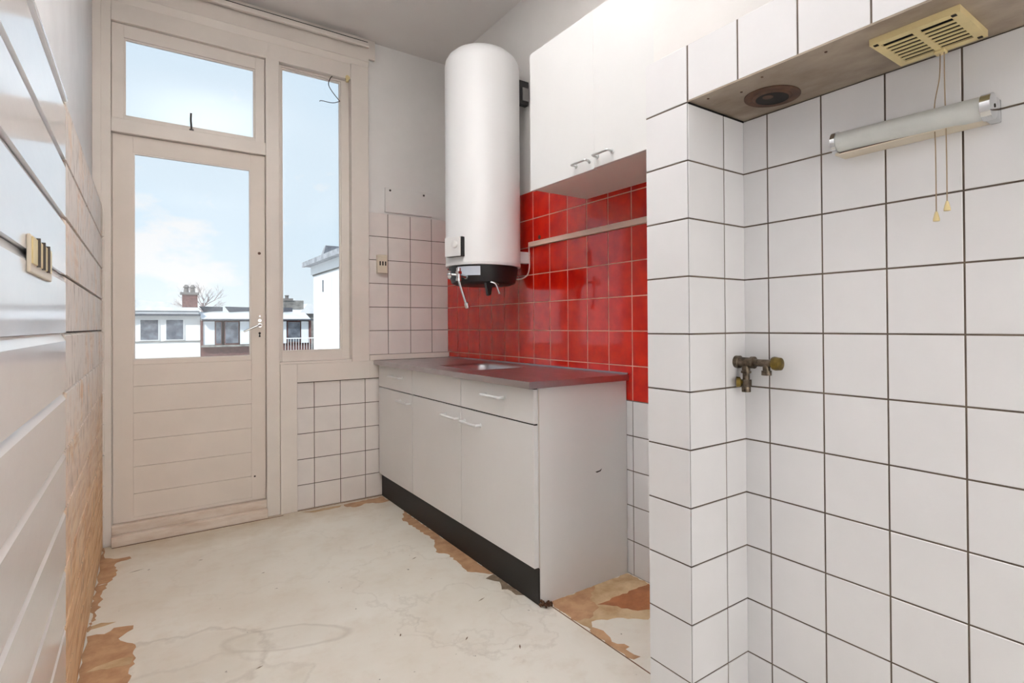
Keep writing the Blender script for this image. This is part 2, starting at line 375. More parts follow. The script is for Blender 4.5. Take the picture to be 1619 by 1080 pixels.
def cuts(a, b, marks):
    ms = sorted([x for x in marks if a + .004 < x < b - .004]); return list(zip([a] + ms, ms + [b]))

# ------------------------------------------------------------------ dimensions
XL, XP, XR, XW = -.166, 1.1392, 1.3814, 1.6967
YC, YP, YB = .9509, 1.1036, 3.5515
CE = 2.915
YR = -2.8
ZN = [1.0615 + k * .1518 for k in range(-8, 8)]
ZB = [1.0591 + k * .152 for k in range(-8, 8)]

# ------------------------------------------------------------------ room shell
floor = struct(obj('floor', B(-.35, 1.9, YR - .1, 3.75, -.12, 0), M['floor']))
ceiling = struct(obj('ceiling', B(-.35, 1.9, YR - .1, 3.75, CE, CE + .12), M['ceiling']))
wl = struct(obj('wall_left', B(-.35, -.205, YR, 3.62, 0, CE), M['plaster_left']))
wright = struct(obj('wall_right', B(XW + .008, 1.9, YP, 3.70, 0, CE), M['plaster']))
wpier = struct(obj('wall_pier', boxes((XP + .014, XW + .008, YC + .008, YP - .022, 0, CE)), M['plaster']))
wn = struct(obj('wall_niche', B(XR + .008, 1.9, YR, YC + .008, 0, CE), M['plaster']))
wh = struct(obj('wall_hood', B(XP + .014, XR + .008, -1.4, YC + .008, 1.6747, CE), M['plaster']))
wrear = struct(obj('wall_rear', B(-.35, 1.9, YR - .12, YR, 0, CE), M['plaster']))
# wall_back with the door / window opening left free (opening X -.135..1.04, Z 0..2.70)
wb = struct(obj('wall_back', boxes((-.35, -.14, YB + .008, 3.70, 0, CE), (-.14, 1.05, YB + .02, 3.70, 2.72, CE), (1.05, XW + .01, YB + .008, 3.70, 0, CE), (.66, 1.05, YB + .008, 3.70, 0, .86)), M['plaster']))

# ------------------------------------------------------------------ tiles
def grout(parent, b, m=None): return obj('grout', b, m or M['grout_dark'], parent)
G = .0022
# niche wall (faces -X)
grout(wn, B(XR + G, XR + .0079, -1.4, YC + .008, 0, 1.6690))
ys = [YC - .0749 - k * .1521 for k in range(0, 14)]
for a, b in cuts(-1.0, YC + .003, ys):
    for v0, v1 in cuts(0, 1.6687, ZN): tile(wn, '-X', XR, a, b, v0, v1, M['tile'])
# pier front (faces -Y) and pier side (faces -X)
grout(wpier, boxes((XP + G, XR + G, YC + G, YC + .0079, 0, 1.6690), (XP + G, XP + .0139, YC + G, YP - G, 0, 1.8185)))
for a, b in cuts(XP + .0006, XR + .003, [XP + .152]):
    for v0, v1 in cuts(0, 1.6687, ZN): tile(wpier, '-Y', YC, a, b, v0, v1, M['tile'])
for v0, v1 in cuts(0, 1.8205, ZN): tile(wpier, '-X', XP, YC + .0012, YP, v0, v1, M['tile'])
# hood fascia (faces -X)
grout(wh, B(XP + G, XP + .0139, -1.4, YC + G, 1.6700, 1.8185))
for a, b in cuts(-1.0, YC, [YC - .1521 * k for k in range(1, 14)]): tile(wh, '-X', XP, a, b, 1.6702, 1.8205, M['tile'])
# back wall (faces -Y)
xb = [.8194 + .1519 * k for k in range(-1, 7)]
grout(wb, boxes((.722, XW - .001, YB + G, YB + .0079, 0, .772), (1.146, XW + .002, YB + G, YB + .0079, .772, 1.8185)))
for a, b in cuts(.7225, 1.30, xb):
    for v0, v1 in cuts(0, .755, ZB): tile(wb, '-Y', YB, a, b, v0, v1, M['tile_back'])
for a, b in cuts(1.149, XW + .003, xb):
    for v0, v1 in cuts(.905, 1.8205, ZB): tile(wb, '-Y', YB, a, b, v0, v1, M['tile_back'])
# right wall: red above, white below (faces -X)
yw = [YB - .1532 - .15145 * k for k in range(0, 17)]
obj('grout', B(XW + G * .7, XW + .0079, YP, YB, .757, 1.8185), M['grout_pale'], wright)
grout(wright, B(XW + G, XW + .0079, YP, YB, 0, .7565))
for a, b in cuts(YP, YB + .002, yw):
    for v0, v1 in cuts(.755, 1.8205, ZB): tile(wright, '-X', XW, a, b, v0, v1, M['red'], g=.0024, wob=.004)
for a, b in cuts(YP, 1.82, yw):
    for v0, v1 in cuts(0, .755, ZB): tile(wright, '-X', XW, a, b, v0, v1, M['tile'])
obj('screw_hole', (lambda bm: (cyl(bm, (XW - .002, 2.428, 1.559), (XW + .003, 2.428, 1.559), .011, seg=14), bm)[1])(bmesh.new()), M['rust'], wright)

# ------------------------------------------------------------------ left wall boards
NB = 11; PB = .1525; ZT = 1.685
def board_bm(y0, y1, z0, z1, ch, dp, gap=.0015):
    bm = bmesh.new()
    prism(bm, [(XL - .018, z0 + gap), (XL, z0 + gap), (XL, z1 - ch), (XL - dp, z1), (XL - .018, z1)], 'Y', y0, y1)  # (x, z)
    return bm
for i in range(NB):
    z1 = ZT - i * PB; z0 = max(z1 - PB, .002)
    obj('board', board_bm(-2.7, 1.945, z0, z1, .020, .009), M['gloss_white'], wl)
    mw = M['wood_pale'] if i < 5 else (M['wood_mid'] if i < 7 else M['wood_raw'])
    obj('board', board_bm(1.9455, 3.548, z0, z1, .007, .007, .0045 if i < 4 else .002), mw, wl)
obj('batten', B(-.2055, XL - .018, -2.7, 3.548, .002, ZT), M['rust'], wl)
struct(obj('trim_1', B(-.206, XL + .004, -2.7, 1.945, ZT + .001, ZT + .014, bev=.003), M['gloss_white']))
struct(obj('trim_2', B(-.206, XL - .002, 1.946, 3.548, ZT + .001, ZT + .010), M['wood_pale']))
# ragged joint strip where the boards meet the door frame
bm = bmesh.new()
for i in range(NB):
    z1 = ZT - i * PB; box(bm, XL - .003, XL + .006, 3.533, 3.549, max(z1 - PB + .01, .004), z1 - .006, bev=.002)
struct(obj('trim_3', bm, M['cream']))

# ------------------------------------------------------------------ floor wear
def ragged(pts, amp, sub=4):
    out = []
    n = len(pts)
    for i in range(n):
        a = Vector((*pts[i], 0)); b = Vector((*pts[(i + 1) % n], 0)); d = b - a; nn = Vector((-d.y, d.x, 0)).normalized() if d.length else Vector((0, 0, 0))
        k = max(1, min(14, int(d.length / .018)))
        for j in range(k):
            p = a + d * (j / k)
            if j: p += nn * random.uniform(-amp, amp)
            out.append((p.x, p.y))
    return out
def patch(pts, m, z=.0006, amp=.007, name='bare_patch'):
    from mathutils.geometry import delaunay_2d_cdt
    rp = [Vector(p) for p in ragged(pts, amp)]; n = len(rp)
    vs, es, fs, *_ = delaunay_2d_cdt(rp, [(k, (k + 1) % n) for k in range(n)], [list(range(n))], 1, 1e-5)
    bm = bmesh.new(); V = [bm.verts.new((v.x, v.y, z)) for v in vs]
    for f in fs:
        try: bm.faces.new([V[k] for k in f])
        except ValueError: pass
    bmesh.ops.recalc_face_normals(bm, faces=bm.faces)
    for f in bm.faces:
        f.normal_update()
        if f.normal.z < 0: f.normal_flip()
    r = bmesh.ops.extrude_edge_only(bm, edges=[e for e in bm.edges if len(e.link_faces) == 1])
    bmesh.ops.translate(bm, verts=[g for g in r['geom'] if isinstance(g, bmesh.types.BMVert)], vec=(0, 0, -.0005))
    return obj(name, bm, m, floor)
patch([(-.165, 3.55), (-.15, 3.384), (-.116, 3.349), (-.057, 3.34), (-.05, 3.307), (-.105, 3.288), (-.103, 3.163), (-.111, 3.076), (-.127, 3.051), (-.164, 3.044)], M['bare'])
patch([(-.164, 3.044), (-.127, 3.05), (-.140, 2.9), (-.150, 2.75), (-.164, 2.6)], M['bare'], amp=.01)
patch([(-.164, 2.568), (-.115, 2.55), (-.09, 2.582), (-.033, 2.560), (-.034, 2.530), (-.074, 2.484), (-.026, 2.40), (-.026, 2.265), (-.039, 2.25), (-.036, 2.14), (-.02, 1.95), (-.164, 1.9)], M['bare'])
patch([(-.158, 2.645), (-.129, 2.655), (-.085, 2.630), (-.118, 2.620), (-.157, 2.618)], M['bare_yellow'], amp=.003)
patch([(-.150, 2.300), (-.039, 2.270), (-.028, 2.315), (-.060, 2.33), (-.128, 2.320)], M['bare_yellow'], z=.0012, amp=.004)
patch([(1.224, 3.165), (1.159, 3.021), (1.167, 2.844), (1.180, 2.638), (1.121, 2.493), (1.157, 2.437), (1.153, 2.308), (1.143, 2.209), (1.224, 2.12), (1.224, 2.495), (1.224, 2.874)], M['bare'])
patch([(1.174, 2.101), (1.224, 2.118), (1.224, 2.013), (1.224, 1.878), (1.200, 1.90), (1.198, 1.961), (1.178, 1.975), (1.206, 2.04)], M['bare_grey'], amp=.004)
patch([(1.27, 1.766), (1.690, 1.766), (1.692, 1.50), (1.60, 1.46), (1.486, 1.444), (1.421, 1.51), (1.311, 1.561), (1.276, 1.50), (1.268, 1.604)], M['bare_yellow'])
patch([(1.27, 1.766), (1.50, 1.765), (1.42, 1.70), (1.40, 1.62), (1.32, 1.58), (1.268, 1.60)], M['bare'], z=.0011, amp=.008)
patch([(1.408, 1.640), (1.526, 1.640), (1.69, 1.640), (1.69, 1.50), (1.58, 1.46), (1.487, 1.528), (1.446, 1.600)], M['bare_orange'], z=.0016, amp=.006)
patch([(1.268, 1.52), (1.290, 1.530), (1.300, 1.467), (1.283, 1.42), (1.31, 1.362), (1.29, 1.36), (1.30, 1.30), (1.272, 1.302), (1.268, 1.343)], M['bare'], amp=.01)
patch([(.975, 3.50), (1.222, 3.51), (1.222, 3.40), (1.172, 3.389), (1.09, 3.440), (1.022, 3.405), (.977, 3.440)], M['bare'], amp=.008)
patch([(.74, 3.50), (.975, 3.50), (.93, 3.46), (.80, 3.455)], M['bare_yellow'], amp=.006)
obj('seam', B(1.2585, 1.2625, .2, 1.762, -.001, .0009), M['seam'], floor)
obj('seam', B(-.13, .64, 3.5085, 3.512, -.001, .002), M['seam'], floor)
obj('seam', B(.64, 1.225, 3.536, 3.539, -.001, .002), M['seam'], floor)
bm = bmesh.new()
for x, y, l, a in [(1.011, 2.487, .016, .4), (.896, 1.74, .012, .7), (.293, 1.996, .013, .3), (.209, 3.08, .010, 0), (1.016, 1.586, .014, 1), (-.03, 3.12, .03, .2), (.42, 2.75, .008, 0), (1.07, 1.95, .02, .3), (.72, 1.9, .01, 1)]:
    c, s = math.cos(a), math.sin(a)
    pts = [(x + c * u - s * v, y + s * u + c * v) for u, v in ((-l, -.001), (0, -.003), (l, 0), (.2 * l, .003), (-.4 * l, .0015))]
    f = [bm.verts.new((px, py, .0016)) for px, py in pts]; bm.faces.new(f)
d = obj('paint_chip', bm, M['bare_grey'], floor); d['kind'] = 'stuff'

# ------------------------------------------------------------------ back wall joinery
YF = 3.55   # face of the frame members
# fascia up to the ceiling, with the wider ear at the right
struct(obj('trim_4', boxes((-.205, 1.150, 3.533, 3.58, 2.772, CE), (1.150, 1.19, 3.533, 3.552, 2.795, CE)), M['cream']))
bm = bmesh.new(); prism(bm, [(3.536, 2.772), (3.5515, 2.735), (3.59, 2.735), (3.59, 2.772)], 'X', -.205, 1.150)
struct(obj('trim_5', bm, M['cream']))
# casing at the right of the side window and the apron below it
bm = bmesh.new()
box(bm, 1.040, 1.147, 3.535, 3.56, .868, 2.735, bev=.002)
struct(obj('trim_6', bm, M['cream']))
struct(obj('trim_7', B(.722, 1.147, 3.5365, 3.56, .7585, .868, bev=.002), M['cream']))
struct(obj('trim_8', B(.6325, .722, 3.535, 3.57, 0, .868, bev=.002), M['cream']))
struct(obj('trim_9', B(1.147, 1.215, 3.538, 3.552, .7585, .903, bev=.001), M['cream']))
struct(obj('trim_10', B(1.147, XW - .001, 3.528, 3.552, .871, .905, bev=.003), M['cream']))
# frame: left jamb, head, mullion, transom bar, right jamb, sill
struct(obj('trim_11', boxes((-.133, -.1285, 3.585, 3.64, 0, 2.64), (-.205, -.133, YF, 3.64, .0, 2.735), (-.205, -.170, 3.538, YF, 0, 2.77), bev=.002), M['cream']))
struct(obj('trim_12', B(-.133, 1.05, YF, 3.64, 2.640, 2.735, bev=.002), M['cream']))
struct(obj('trim_13', B(.563, .632, YF - .004, 3.64, 0, 2.640, bev=.002), M['cream']))
struct(obj('trim_14', B(-.133, .563, YF + .002, 3.64, 2.078, 2.148, bev=.003), M['cream']))
struct(obj('trim_15', boxes((1.041, 1.055, 3.545, 3.66, .87, 2.640), bev=.002), M['cream']))
struct(obj('trim_16', boxes((.632, 1.041, 3.548, 3.66, .868, .882), bev=.002), M['cream']))
struct(obj('trim_17', boxes((-.133, .563, 3.515, 3.64, 0, .052), bev=.004), M['chipped']))
struct(obj('trim_18', boxes((-.133, .563, 3.548, 3.64, .052, .098), bev=.003), M['chipped']))
# curtain rail under the ceiling
ct = empty('curtain_rail', (.6, 3.50, 2.862))
bm = B(.10, 1.140, 3.492, 3.516, 2.848, 2.876, bev=.003); obj('rail', bm, M['cream'], ct)
obj('rail_gap_shade', B(.11, 1.132, 3.4935, 3.514, 2.8755, 2.8800), M['slot'], ct)  # dark strip stands in for the shaded gap above the rail
for x in (.15, .48, .80, 1.10): obj('bracket', B(x - .01, x + .01, 3.498, 3.534, 2.872, 2.882), M['cream'], ct)
tag(ct, 'long cream curtain rail fixed to the fascia just under the ceiling', 'curtain rail')

def window(name, x0, x1, z0, z1, gx0, gx1, gz0, gz1, yf, yg):
    w = struct(empty(name, ((x0 + x1) / 2, yf, z0)))
    bm = bmesh.new(); t = .038
    for a in ((x0, gx0, z0, z1), (gx1, x1, z0, z1), (gx0, gx1, z0, gz0), (gx0, gx1, gz1, z1)):
        if a[1] - a[0] > .002 and a[3] - a[2] > .002: box(bm, a[0], a[1], yf, yf + t, a[2], a[3], bev=.0015)
    obj('window_frame', bm, M['cream'], w)
    bm = bmesh.new(); s = .008
    for a in ((gx0, gx0 + s, gz0, gz1), (gx1 - s, gx1, gz0, gz1), (gx0 + s, gx1 - s, gz0, gz0 + s), (gx0 + s, gx1 - s, gz1 - s, gz1)):
        box(bm, a[0], a[1], yf + .010, yg - .002, a[2], a[3])
    obj('glazing_bead', bm, M['cream'], w)
    obj('pane', B(gx0 + .001, gx1 - .001, yg, yg + .004, gz0 + .001, gz1 - .001), M['glass'], w)
    return w
w1 = window('window_1', .632, 1.041, .882, 2.640, .652, .993, .940, 2.628, 3.592, 3.622)
w2 = window('window_2', -.131, .561, 2.149, 2.639, -.082, .512, 2.170, 2.572, 3.575, 3.602)
# casement stay on the top light
bm = bmesh.new(); tube(bm, [(.206, 3.575, 2.150), (.205, 3.568, 2.175), (.203, 3.572, 2.21), (.204, 3.566, 2.245)], .0045, seg=8); box(bm, .196, .216, 3.560, 3.578, 2.146, 2.158)
obj('casement_stay', bm, M['iron'], w2)
# bell wire with hook hanging from the corner of the side window
bw = empty('wire', (1.02, 3.575, 2.63))
bm = bmesh.new(); tube(bm, [(1.015, 3.560, 2.640), (.975, 3.566, 2.655), (.935, 3.572, 2.640), (.915, 3.575, 2.590), (.935, 3.578, 2.550), (.985, 3.585, 2.500)], .0026, seg=6)
tube(bm, [(.985, 3.585, 2.500), (.94, 3.580, 2.478), (.875, 3.575, 2.475), (.862, 3.575, 2.468)], .0022, seg=6)
obj('cable', bm, M['iron'], bw)
bm = bmesh.new(); cyl(bm, (1.022, 3.545, 2.645), (1.022, 3.566, 2.645), .014, .011, seg=14); cyl(bm, (1.022, 3.555, 2.66), (1.022, 3.555, 2.62), .009, seg=10)
obj('wire_clip', bm, M['ivory'], bw)
tag(bw, 'thin loose grey wire hanging from a cream clip above the side window', 'wire')

# door
door = struct(empty('door_1', (.22, 3.575, .1)))
X0, X1, Z0, Z1 = -.128, .561, .100, 2.076
gx0, gx1, gz0, gz1 = -.045, .489, .921, 1.990
bm = bmesh.new()
for a in ((X0, gx0, Z0, Z1), (gx1, X1, Z0, Z1), (gx0, gx1, gz1, Z1), (gx0, gx1, .899, gz0), (gx0, gx1, Z0, .118)):
    box(bm, a[0], a[1], 3.578, 3.622, a[2], a[3], bev=.0012)
obj('door_frame', bm, M['cream_door'], door)
zs = [.118, .238, .375, .513, .651, .788, .899]
for a, b in zip(zs, zs[1:]):
    obj('plank', B(gx0, gx1, 3.5782, 3.605, a + .0006, b - .0006, bev=.0010), M['cream_door'], door)
obj('door_backing', B(gx0, gx1, 3.600, 3.618, .118, .899), M['cream_door'], door)
bm = bmesh.new(); s = .007
for a in ((gx0, gx0 + s, gz0, gz1), (gx1 - s, gx1, gz0, gz1), (gx0 + s, gx1 - s, gz0, gz0 + s), (gx0 + s, gx1 - s, gz1 - s, gz1)):
    box(bm, a[0], a[1], 3.580, 3.598, a[2], a[3])
obj('glazing_bead', bm, M['cream'], door)
obj('pane', B(gx0 + .001, gx1 - .001, 3.600, 3.604, gz0 + .001, gz1 - .001), M['glass'], door)
# lever handle, escutcheons, key hole, peep hole
h = obj('door_handle', (lambda bm: (tube(bm, [(.532, 3.578, 1.098), (.532, 3.540, 1.098), (.515, 3.530, 1.095), (.47, 3.528, 1.074), (.445, 3.530, 1.062)], [.0065, .005], seg=10),
     cyl(bm, (.532, 3.579, 1.098), (.532, 3.572, 1.098), .012, seg=20), bm)[2])(bmesh.new()), M['chrome'], door, smooth=True)
h['label'] = 'white chrome lever handle'
bm = bmesh.new(); cyl(bm, (.532, 3.579, 1.125), (.532, 3.572, 1.125), .009, seg=16); cyl(bm, (.532, 3.579, 1.150), (.532, 3.574, 1.150), .004, seg=12)
obj('rosette', bm, M['chrome'], door, smooth=True)
bm = bmesh.new(); prism(bm, [(.527, 1.030), (.537, 1.030), (.5345, 1.045), (.539, 1.053), (.532, 1.060), (.525, 1.053), (.5295, 1.045)], 'Y', 3.5765, 3.580); obj('keyhole', bm, M['slot'], door)
bm = bmesh.new(); cyl(bm, (.531, 3.580, 1.512), (.531, 3.575, 1.512), .008, seg=14); obj('bolt_hole', bm, M['rust'], door)
bm = bmesh.new(); cyl(bm, (.505, 3.581, .235), (.505, 3.5775, .235), .005, seg=10); obj('screw_hole', bm, M['rust'], door)

# ------------------------------------------------------------------ small items on back wall
sb = empty('switch_box', (1.228, YB, 1.487))
obj('housing', B(1.196, 1.262, 3.522, 3.551, 1.428, 1.547, bev=.004), M['ivory_pale'], sb)
for k in range(3):
    x = 1.213 + k * .0175
    obj('switch_slot', B(x - .004, x + .004, 3.5195, 3.5225, 1.478, 1.505, bev=.001), M['slot'], sb)
obj('cover_rim', B(1.204, 1.254, 3.5203, 3.5225, 1.532, 1.537), M['ivory_pale'], sb)
obj('screw', B(1.226, 1.232, 3.5203, 3.5225, 1.450, 1.456), M['ivory_pale'], sb)
tag(sb, 'small cream switch box with three dark slots on the tiled wall right of the window', 'switch')
wp = empty('mounting_board', (1.42, YB, 1.825))
obj('board', B(1.256, 1.583, 3.546, 3.5595, 1.832, 1.992, bev=.002), M['plaster'], wp)
for x, z in ((1.289, 1.975), (1.522, 1.972)):
    bm = bmesh.new(); cyl(bm, (x, 3.5445, z), (x, 3.548, z), .007, seg=12); obj('screw', bm, M['iron'], wp)
tag(wp, 'flat painted mounting board with two screws on the wall above the switch box', 'board')

# outlet strip on the left wall
ot = empty('power_outlet', (XL, 1.47, 1.22))
obj('housing', B(XL, XL + .006, 1.335, 1.612, 1.188, 1.256, bev=.002), M['ivory_pale'], ot)
for k in range(4):
    y = 1.368 + k * .0645
    obj('socket', (lambda bm: (box(bm, XL + .0055, XL + .0085, y - .026, y + .028, 1.204, 1.252, bev=.001), bm)[1])(bmesh.new()), M['ivory'], ot)
for k in range(3):
    y = 1.4035 + k * .0645
    obj('divider', B(XL + .0055, XL + .0115, y - .0025, y + .0025, 1.202, 1.256), M['iron'], ot)
tag(ot, 'four gang ivory power outlet on the white boards of the left wall', 'outlet')

# ------------------------------------------------------------------ kitchen base units
XF = 1.205; YE = 1.768; ZU = .843; ZD = .142
def d_handle(parent, y0, y1, z, m, x=XF - .001, drop=0, r=.0062, out=.028):
    bm = bmesh.new()
    tube(bm, [(x, y0 + .006, z), (x - out * .8, y0 + .004, z + .001), (x - out, y0 + .012, z + .001), (x - out, (y0 + y1) / 2, z + .001), (x - out, y1 - .012, z + .001), (x - out * .8, y1 - .004, z + .001), (x, y1 - .006, z)], r, seg=8, sub=4)
    for y in (y0 + .006, y1 - .006): cyl(bm, (x + .0005, y, z), (x - .004, y, z), r * 1.7, seg=12)
    return obj('handle', bm, m, parent, smooth=True)
u1 = empty('base_cabinet', (1.45, 3.25, 0))
obj('carcass', boxes((XF + .019, XW - .006, 2.990, 3.530, .145, .1605), (XF + .019, XW - .006, 2.982, 2.9985, .145, ZU), (XF + .019, XW - .006, 3.510, 3.535, .145, ZU), (XW - .014, XW - .006, 2.998, 3.51, .16, ZU), (XF + .019, XW - .006, 2.998, 3.51, .826, ZU)), M['cab'], u1)
dr = obj('drawer', B(XF, XF + .018, 2.984, 3.534, .704, .838, bev=.0015), M['cab'], u1)
d_handle(dr, 3.125, 3.295, .782, M['plastic'])
dd = obj('door', B(XF, XF + .018, 2.984, 3.534, .1465, .698, bev=.0015), M['cab'], u1)
d_handle(dd, 3.000, 3.165, .648, M['plastic'])
tag(u1, 'narrow white base cabinet with one drawer and one door, against the window wall', 'cabinet')
u2 = empty('base_cabinet', (1.45, 2.38, 0))
bm = bmesh.new()
prism(bm, [(XF + .0185, .1465), (XF + .0185, ZU), (XW - .003, ZU), (XW - .003, .001), (XF + .023, .001), (XF + .023, .1465)], 'Y', YE, YE + .0165)
sp = obj('side_panel', bm, M['cab'], u2)
obj('edge_band', B(XF + .0186, XF + .0225, YE - .0008, YE + .0002, .1465, ZU), M['cab_edge'], u2)
obj('carcass', boxes((XF + .019, XW - .006, YE + .017, 2.965, .145, .1605), (XF + .019, XW - .006, 2.966, 2.9815, .145, ZU), (XW - .014, XW - .006, YE + .017, 2.966, .16, ZU)), M['cab'], u2)
fp = obj('false_drawer_front', B(XF, XF + .018, 2.387, 2.979, .704, .838, bev=.0015), M['cab'], u2)
dr = obj('drawer', B(XF, XF + .018, YE + .004, 2.383, .704, .838, bev=.0015), M['cab'], u2)
d_handle(dr, 1.985, 2.150, .785, M['plastic'])
dd = obj('door', B(XF, XF + .018, 2.387, 2.979, .1465, .698, bev=.0015), M['cab'], u2)
d_handle(dd, 2.400, 2.560, .645, M['plastic'])
dd = obj('door', B(XF, XF + .018, YE + .004, 2.383, .1465, .698, bev=.0015), M['cab'], u2)
d_handle(dd, 2.190, 2.350, .640, M['plastic'])
bm = bmesh.new(); prism(bm, [(1.512, .472), (1.535, .474), (1.548, .480), (1.540, .470), (1.520, .467)], 'Y', YE - .0012, YE + .001); obj('chip', bm, M['iron'], u2)
for ya, yb in ((2.3832, 2.3868), (2.9792, 2.9838)): obj('gap_shade_line', B(XF + .006, XF + .0184, ya, yb, .1465, .838), M['concrete'], u2)  # grey strips stand in for shade in the upright gaps between fronts
obj('gap_shade_strip', boxes((XF + .006, XF + .0185, YE + .006, 2.978, .6975, .7045), (XF + .006, XF + .0185, YE + .006, 2.978, .8375, .8445)), M['steel_dark'], u2)  # dark strips stand in for shade above and below the drawers
tag(u2, 'wide white double base cabinet under the sink with exposed side panel nearest the camera', 'cabinet')
pl = obj('plinth_board', B(XF + .018, XF + .022, YE + .001, 3.536, .001, .1440), M['plinth'], None, loc=(XF + .02, 2.6, 0))
tag(pl, 'long black plinth board under the white base cabinets', 'plinth')
# crumbled rubble at the plinth foot
bm = bmesh.new()
for k in range(26):
    x = 1.222 + random.random() * .045; y = YE - .004 - random.random() * .030; s = random.uniform(.003, .009)
    vs = bmesh.ops.create_icosphere(bm, subdivisions=1, radius=s)['verts']
    for v in vs: v.co *= random.uniform(.7, 1.2)
    bmesh.ops.translate(bm, verts=vs, vec=(x, y, s * .8 + random.random() * .016 * (1.267 - x) / .04))
rb = obj('debris', bm, M['rubble']); rb['kind'] = 'stuff'; tag(rb, 'crumbled brown debris at the foot of the black plinth corner', 'debris')

# worktop with sink
wt = empty('worktop', (1.44, 2.65, .846))
def worktop():
    x0, x1, y0, y1 = 1.172, XW - .002, 1.752, 3.534
    sx, sy, hx, hy, rr = 1.430, 2.600, .150, .215, .06
    def rounded(hx, hy, r, z, n=6):
        out = []
        for cx, cy, a0 in ((hx - r, hy - r, 0), (-hx + r, hy - r, PI / 2), (-hx + r, -hy + r, PI), (hx - r, -hy + r, 1.5 * PI)):
            for k in range(n + 1):
                a = a0 + PI / 2 * k / n; out.append((sx + cx + r * math.cos(a), sy + cy + r * math.sin(a), z))
        return out
    bm = bmesh.new(); zt = .870
    ring = [bm.verts.new(p) for p in rounded(hx, hy, rr, zt)]
    n = len(ring)
    # outer border sampled to the same count
    per = []
    for p in ring:
        d = Vector((p.co.x - sx, p.co.y - sy)); 
        t = min(((x1 - sx) / d.x if d.x > 1e-6 else ((x0 - sx) / d.x if d.x < -1e-6 else 1e9)), ((y1 - sy) / d.y if d.y > 1e-6 else ((y0 - sy) / d.y if d.y < -1e-6 else 1e9)))
        per.append(Vector((sx + d.x * t, sy + d.y * t, zt)))
    # snap nearest samples to the corners
    for c in ((x0, y0), (x0, y1), (x1, y0), (x1, y1)):
        k = min(range(n), key=lambda i: (per[i].x - c[0]) ** 2 + (per[i].y - c[1]) ** 2); per[k] = Vector((c[0], c[1], zt))
    ov = [bm.verts.new(p) for p in per]
    lo = [bm.verts.new((p.x, p.y, zt - .026)) for p in per]
    for i in range(n):
        j = (i + 1) % n; bm.faces.new((ring[i], ring[j], ov[j], ov[i])); bm.faces.new((ov[i], ov[j], lo[j], lo[i]))
    bmesh.ops.recalc_face_normals(bm, faces=bm.faces)
    es = [e for e in bm.edges if all(v in ov for v in e.verts) and len(e.link_faces) == 2 and e.calc_face_angle(0) > .5]
    bmesh.ops.bevel(bm, geom=es, offset=.003, segments=2, affect='EDGES')
    # folded under lip
    obj('steel_top', bm, M['steel'], wt)
    bm = bmesh.new()
    R0 = rounded(hx, hy, rr, zt); prof = [(0, 0, 0), (-.006, -.006, .004), (-.010, -.010, .012), (-.02, -.02, .12), (-.045, -.045, .145), (-.13, -.19, .150)]
    rings = []
    for dx, dy, dz in prof:
        rings.append([bm.verts.new(p) for p in rounded(hx + dx, hy + dy, max(rr + dx * .4, .008), zt - dz)])
    for a, b in zip(rings, rings[1:]):
        for i in range(n):
            j = (i + 1) % n; bm.faces.new((a[i], b[i], b[j], a[j]))
    bm.faces.new(rings[-1][::-1])
    s = obj('sink_bowl', bm, M['steel'], wt, smooth=True)
    bm = bmesh.new(); lathe(bm, (sx, sy, .7205), (0, 0, 1), [(0, .032), (.003, .032), (.004, .024), (.001, .020), (.001, 0)], 24); obj('drain', bm, M['chrome'], s, smooth=True)
    bm = bmesh.new()
    A = rounded(hx + .014, hy + .014, rr + .01, zt); Bq = rounded(hx + .006, hy + .006, rr, zt + .0022); Cq = rounded(hx, hy, rr, zt - .001)
    rs = [[bm.verts.new(p) for p in q] for q in (A, Bq, Cq)]
    for a, b in zip(rs, rs[1:]):
        for i in range(n):
            j = (i + 1) % n; bm.faces.new((a[i], a[j], b[j], b[i]))
    obj('sink_rim', bm, M['steel'], wt, smooth=True)
    obj('edge_board', boxes((x0 + .006, x0 + .03, y0 + .006, y1 - .002, zt - .0258, zt - .008), (x0 + .03, x1, y0 + .006, y0 + .03, zt - .0258, zt - .008)), M['steel_dark'], wt)
    obj('wall_upstand', B(x1 - .006, x1 + .001, y0 + .004, y1, zt, zt + .007, bev=.001), M['steel'], wt)
worktop()
tag(wt, 'stainless steel worktop with sunken sink lying on the white base cabinets', 'worktop')

# ------------------------------------------------------------------ wall cabinet
XC = 1.372; yA, yM, yZ = YP + .01, 1.598, 2.030
wc = empty('wall_cabinet', (1.53, 1.6, 1.685))
obj('carcass', boxes((XC + .018, XW - .001, yA, yZ, 1.6875, 1.7035), (XC + .018, XW - .001, yZ - .016, yZ, 1.7035, 2.285), (XC + .018, XW - .001, yA, yA + .016, 1.7035, 2.285), (XC + .018, XW - .001, yA + .016, yZ - .016, 2.269, 2.285), (XW - .012, XW - .001, yA + .016, yZ - .016, 1.7035, 2.269), bev=.0008), M['underside'], wc)
dA = obj('door', B(XC, XC + .0175, yM + .0003, yZ, 1.681, 2.287, bev=.0012), M['wallcab'], wc)
d_handle(dA, 1.618, 1.712, 1.716, M['satin'], x=XC, r=.005, out=.026)
dB = obj('door', B(XC, XC + .0175, yA, yM - .0003, 1.684, 2.287, bev=.0012), M['wallcab'], wc)
d_handle(dB, 1.490, 1.584, 1.722, M['satin'], x=XC, r=.005, out=.026)
tag(wc, 'white two door wall cabinet hanging over the red tiles', 'cabinet')

# cable trunking on the red tiles
tr = obj('cable_trunking', B(XW - .016, XW, YP + .002, 2.515, 1.514, 1.540, bev=.002), M['trunk'], loc=(XW, 1.8, 1.527))
tag(tr, 'cream cable trunking strip running across the red tiles', 'trunking')

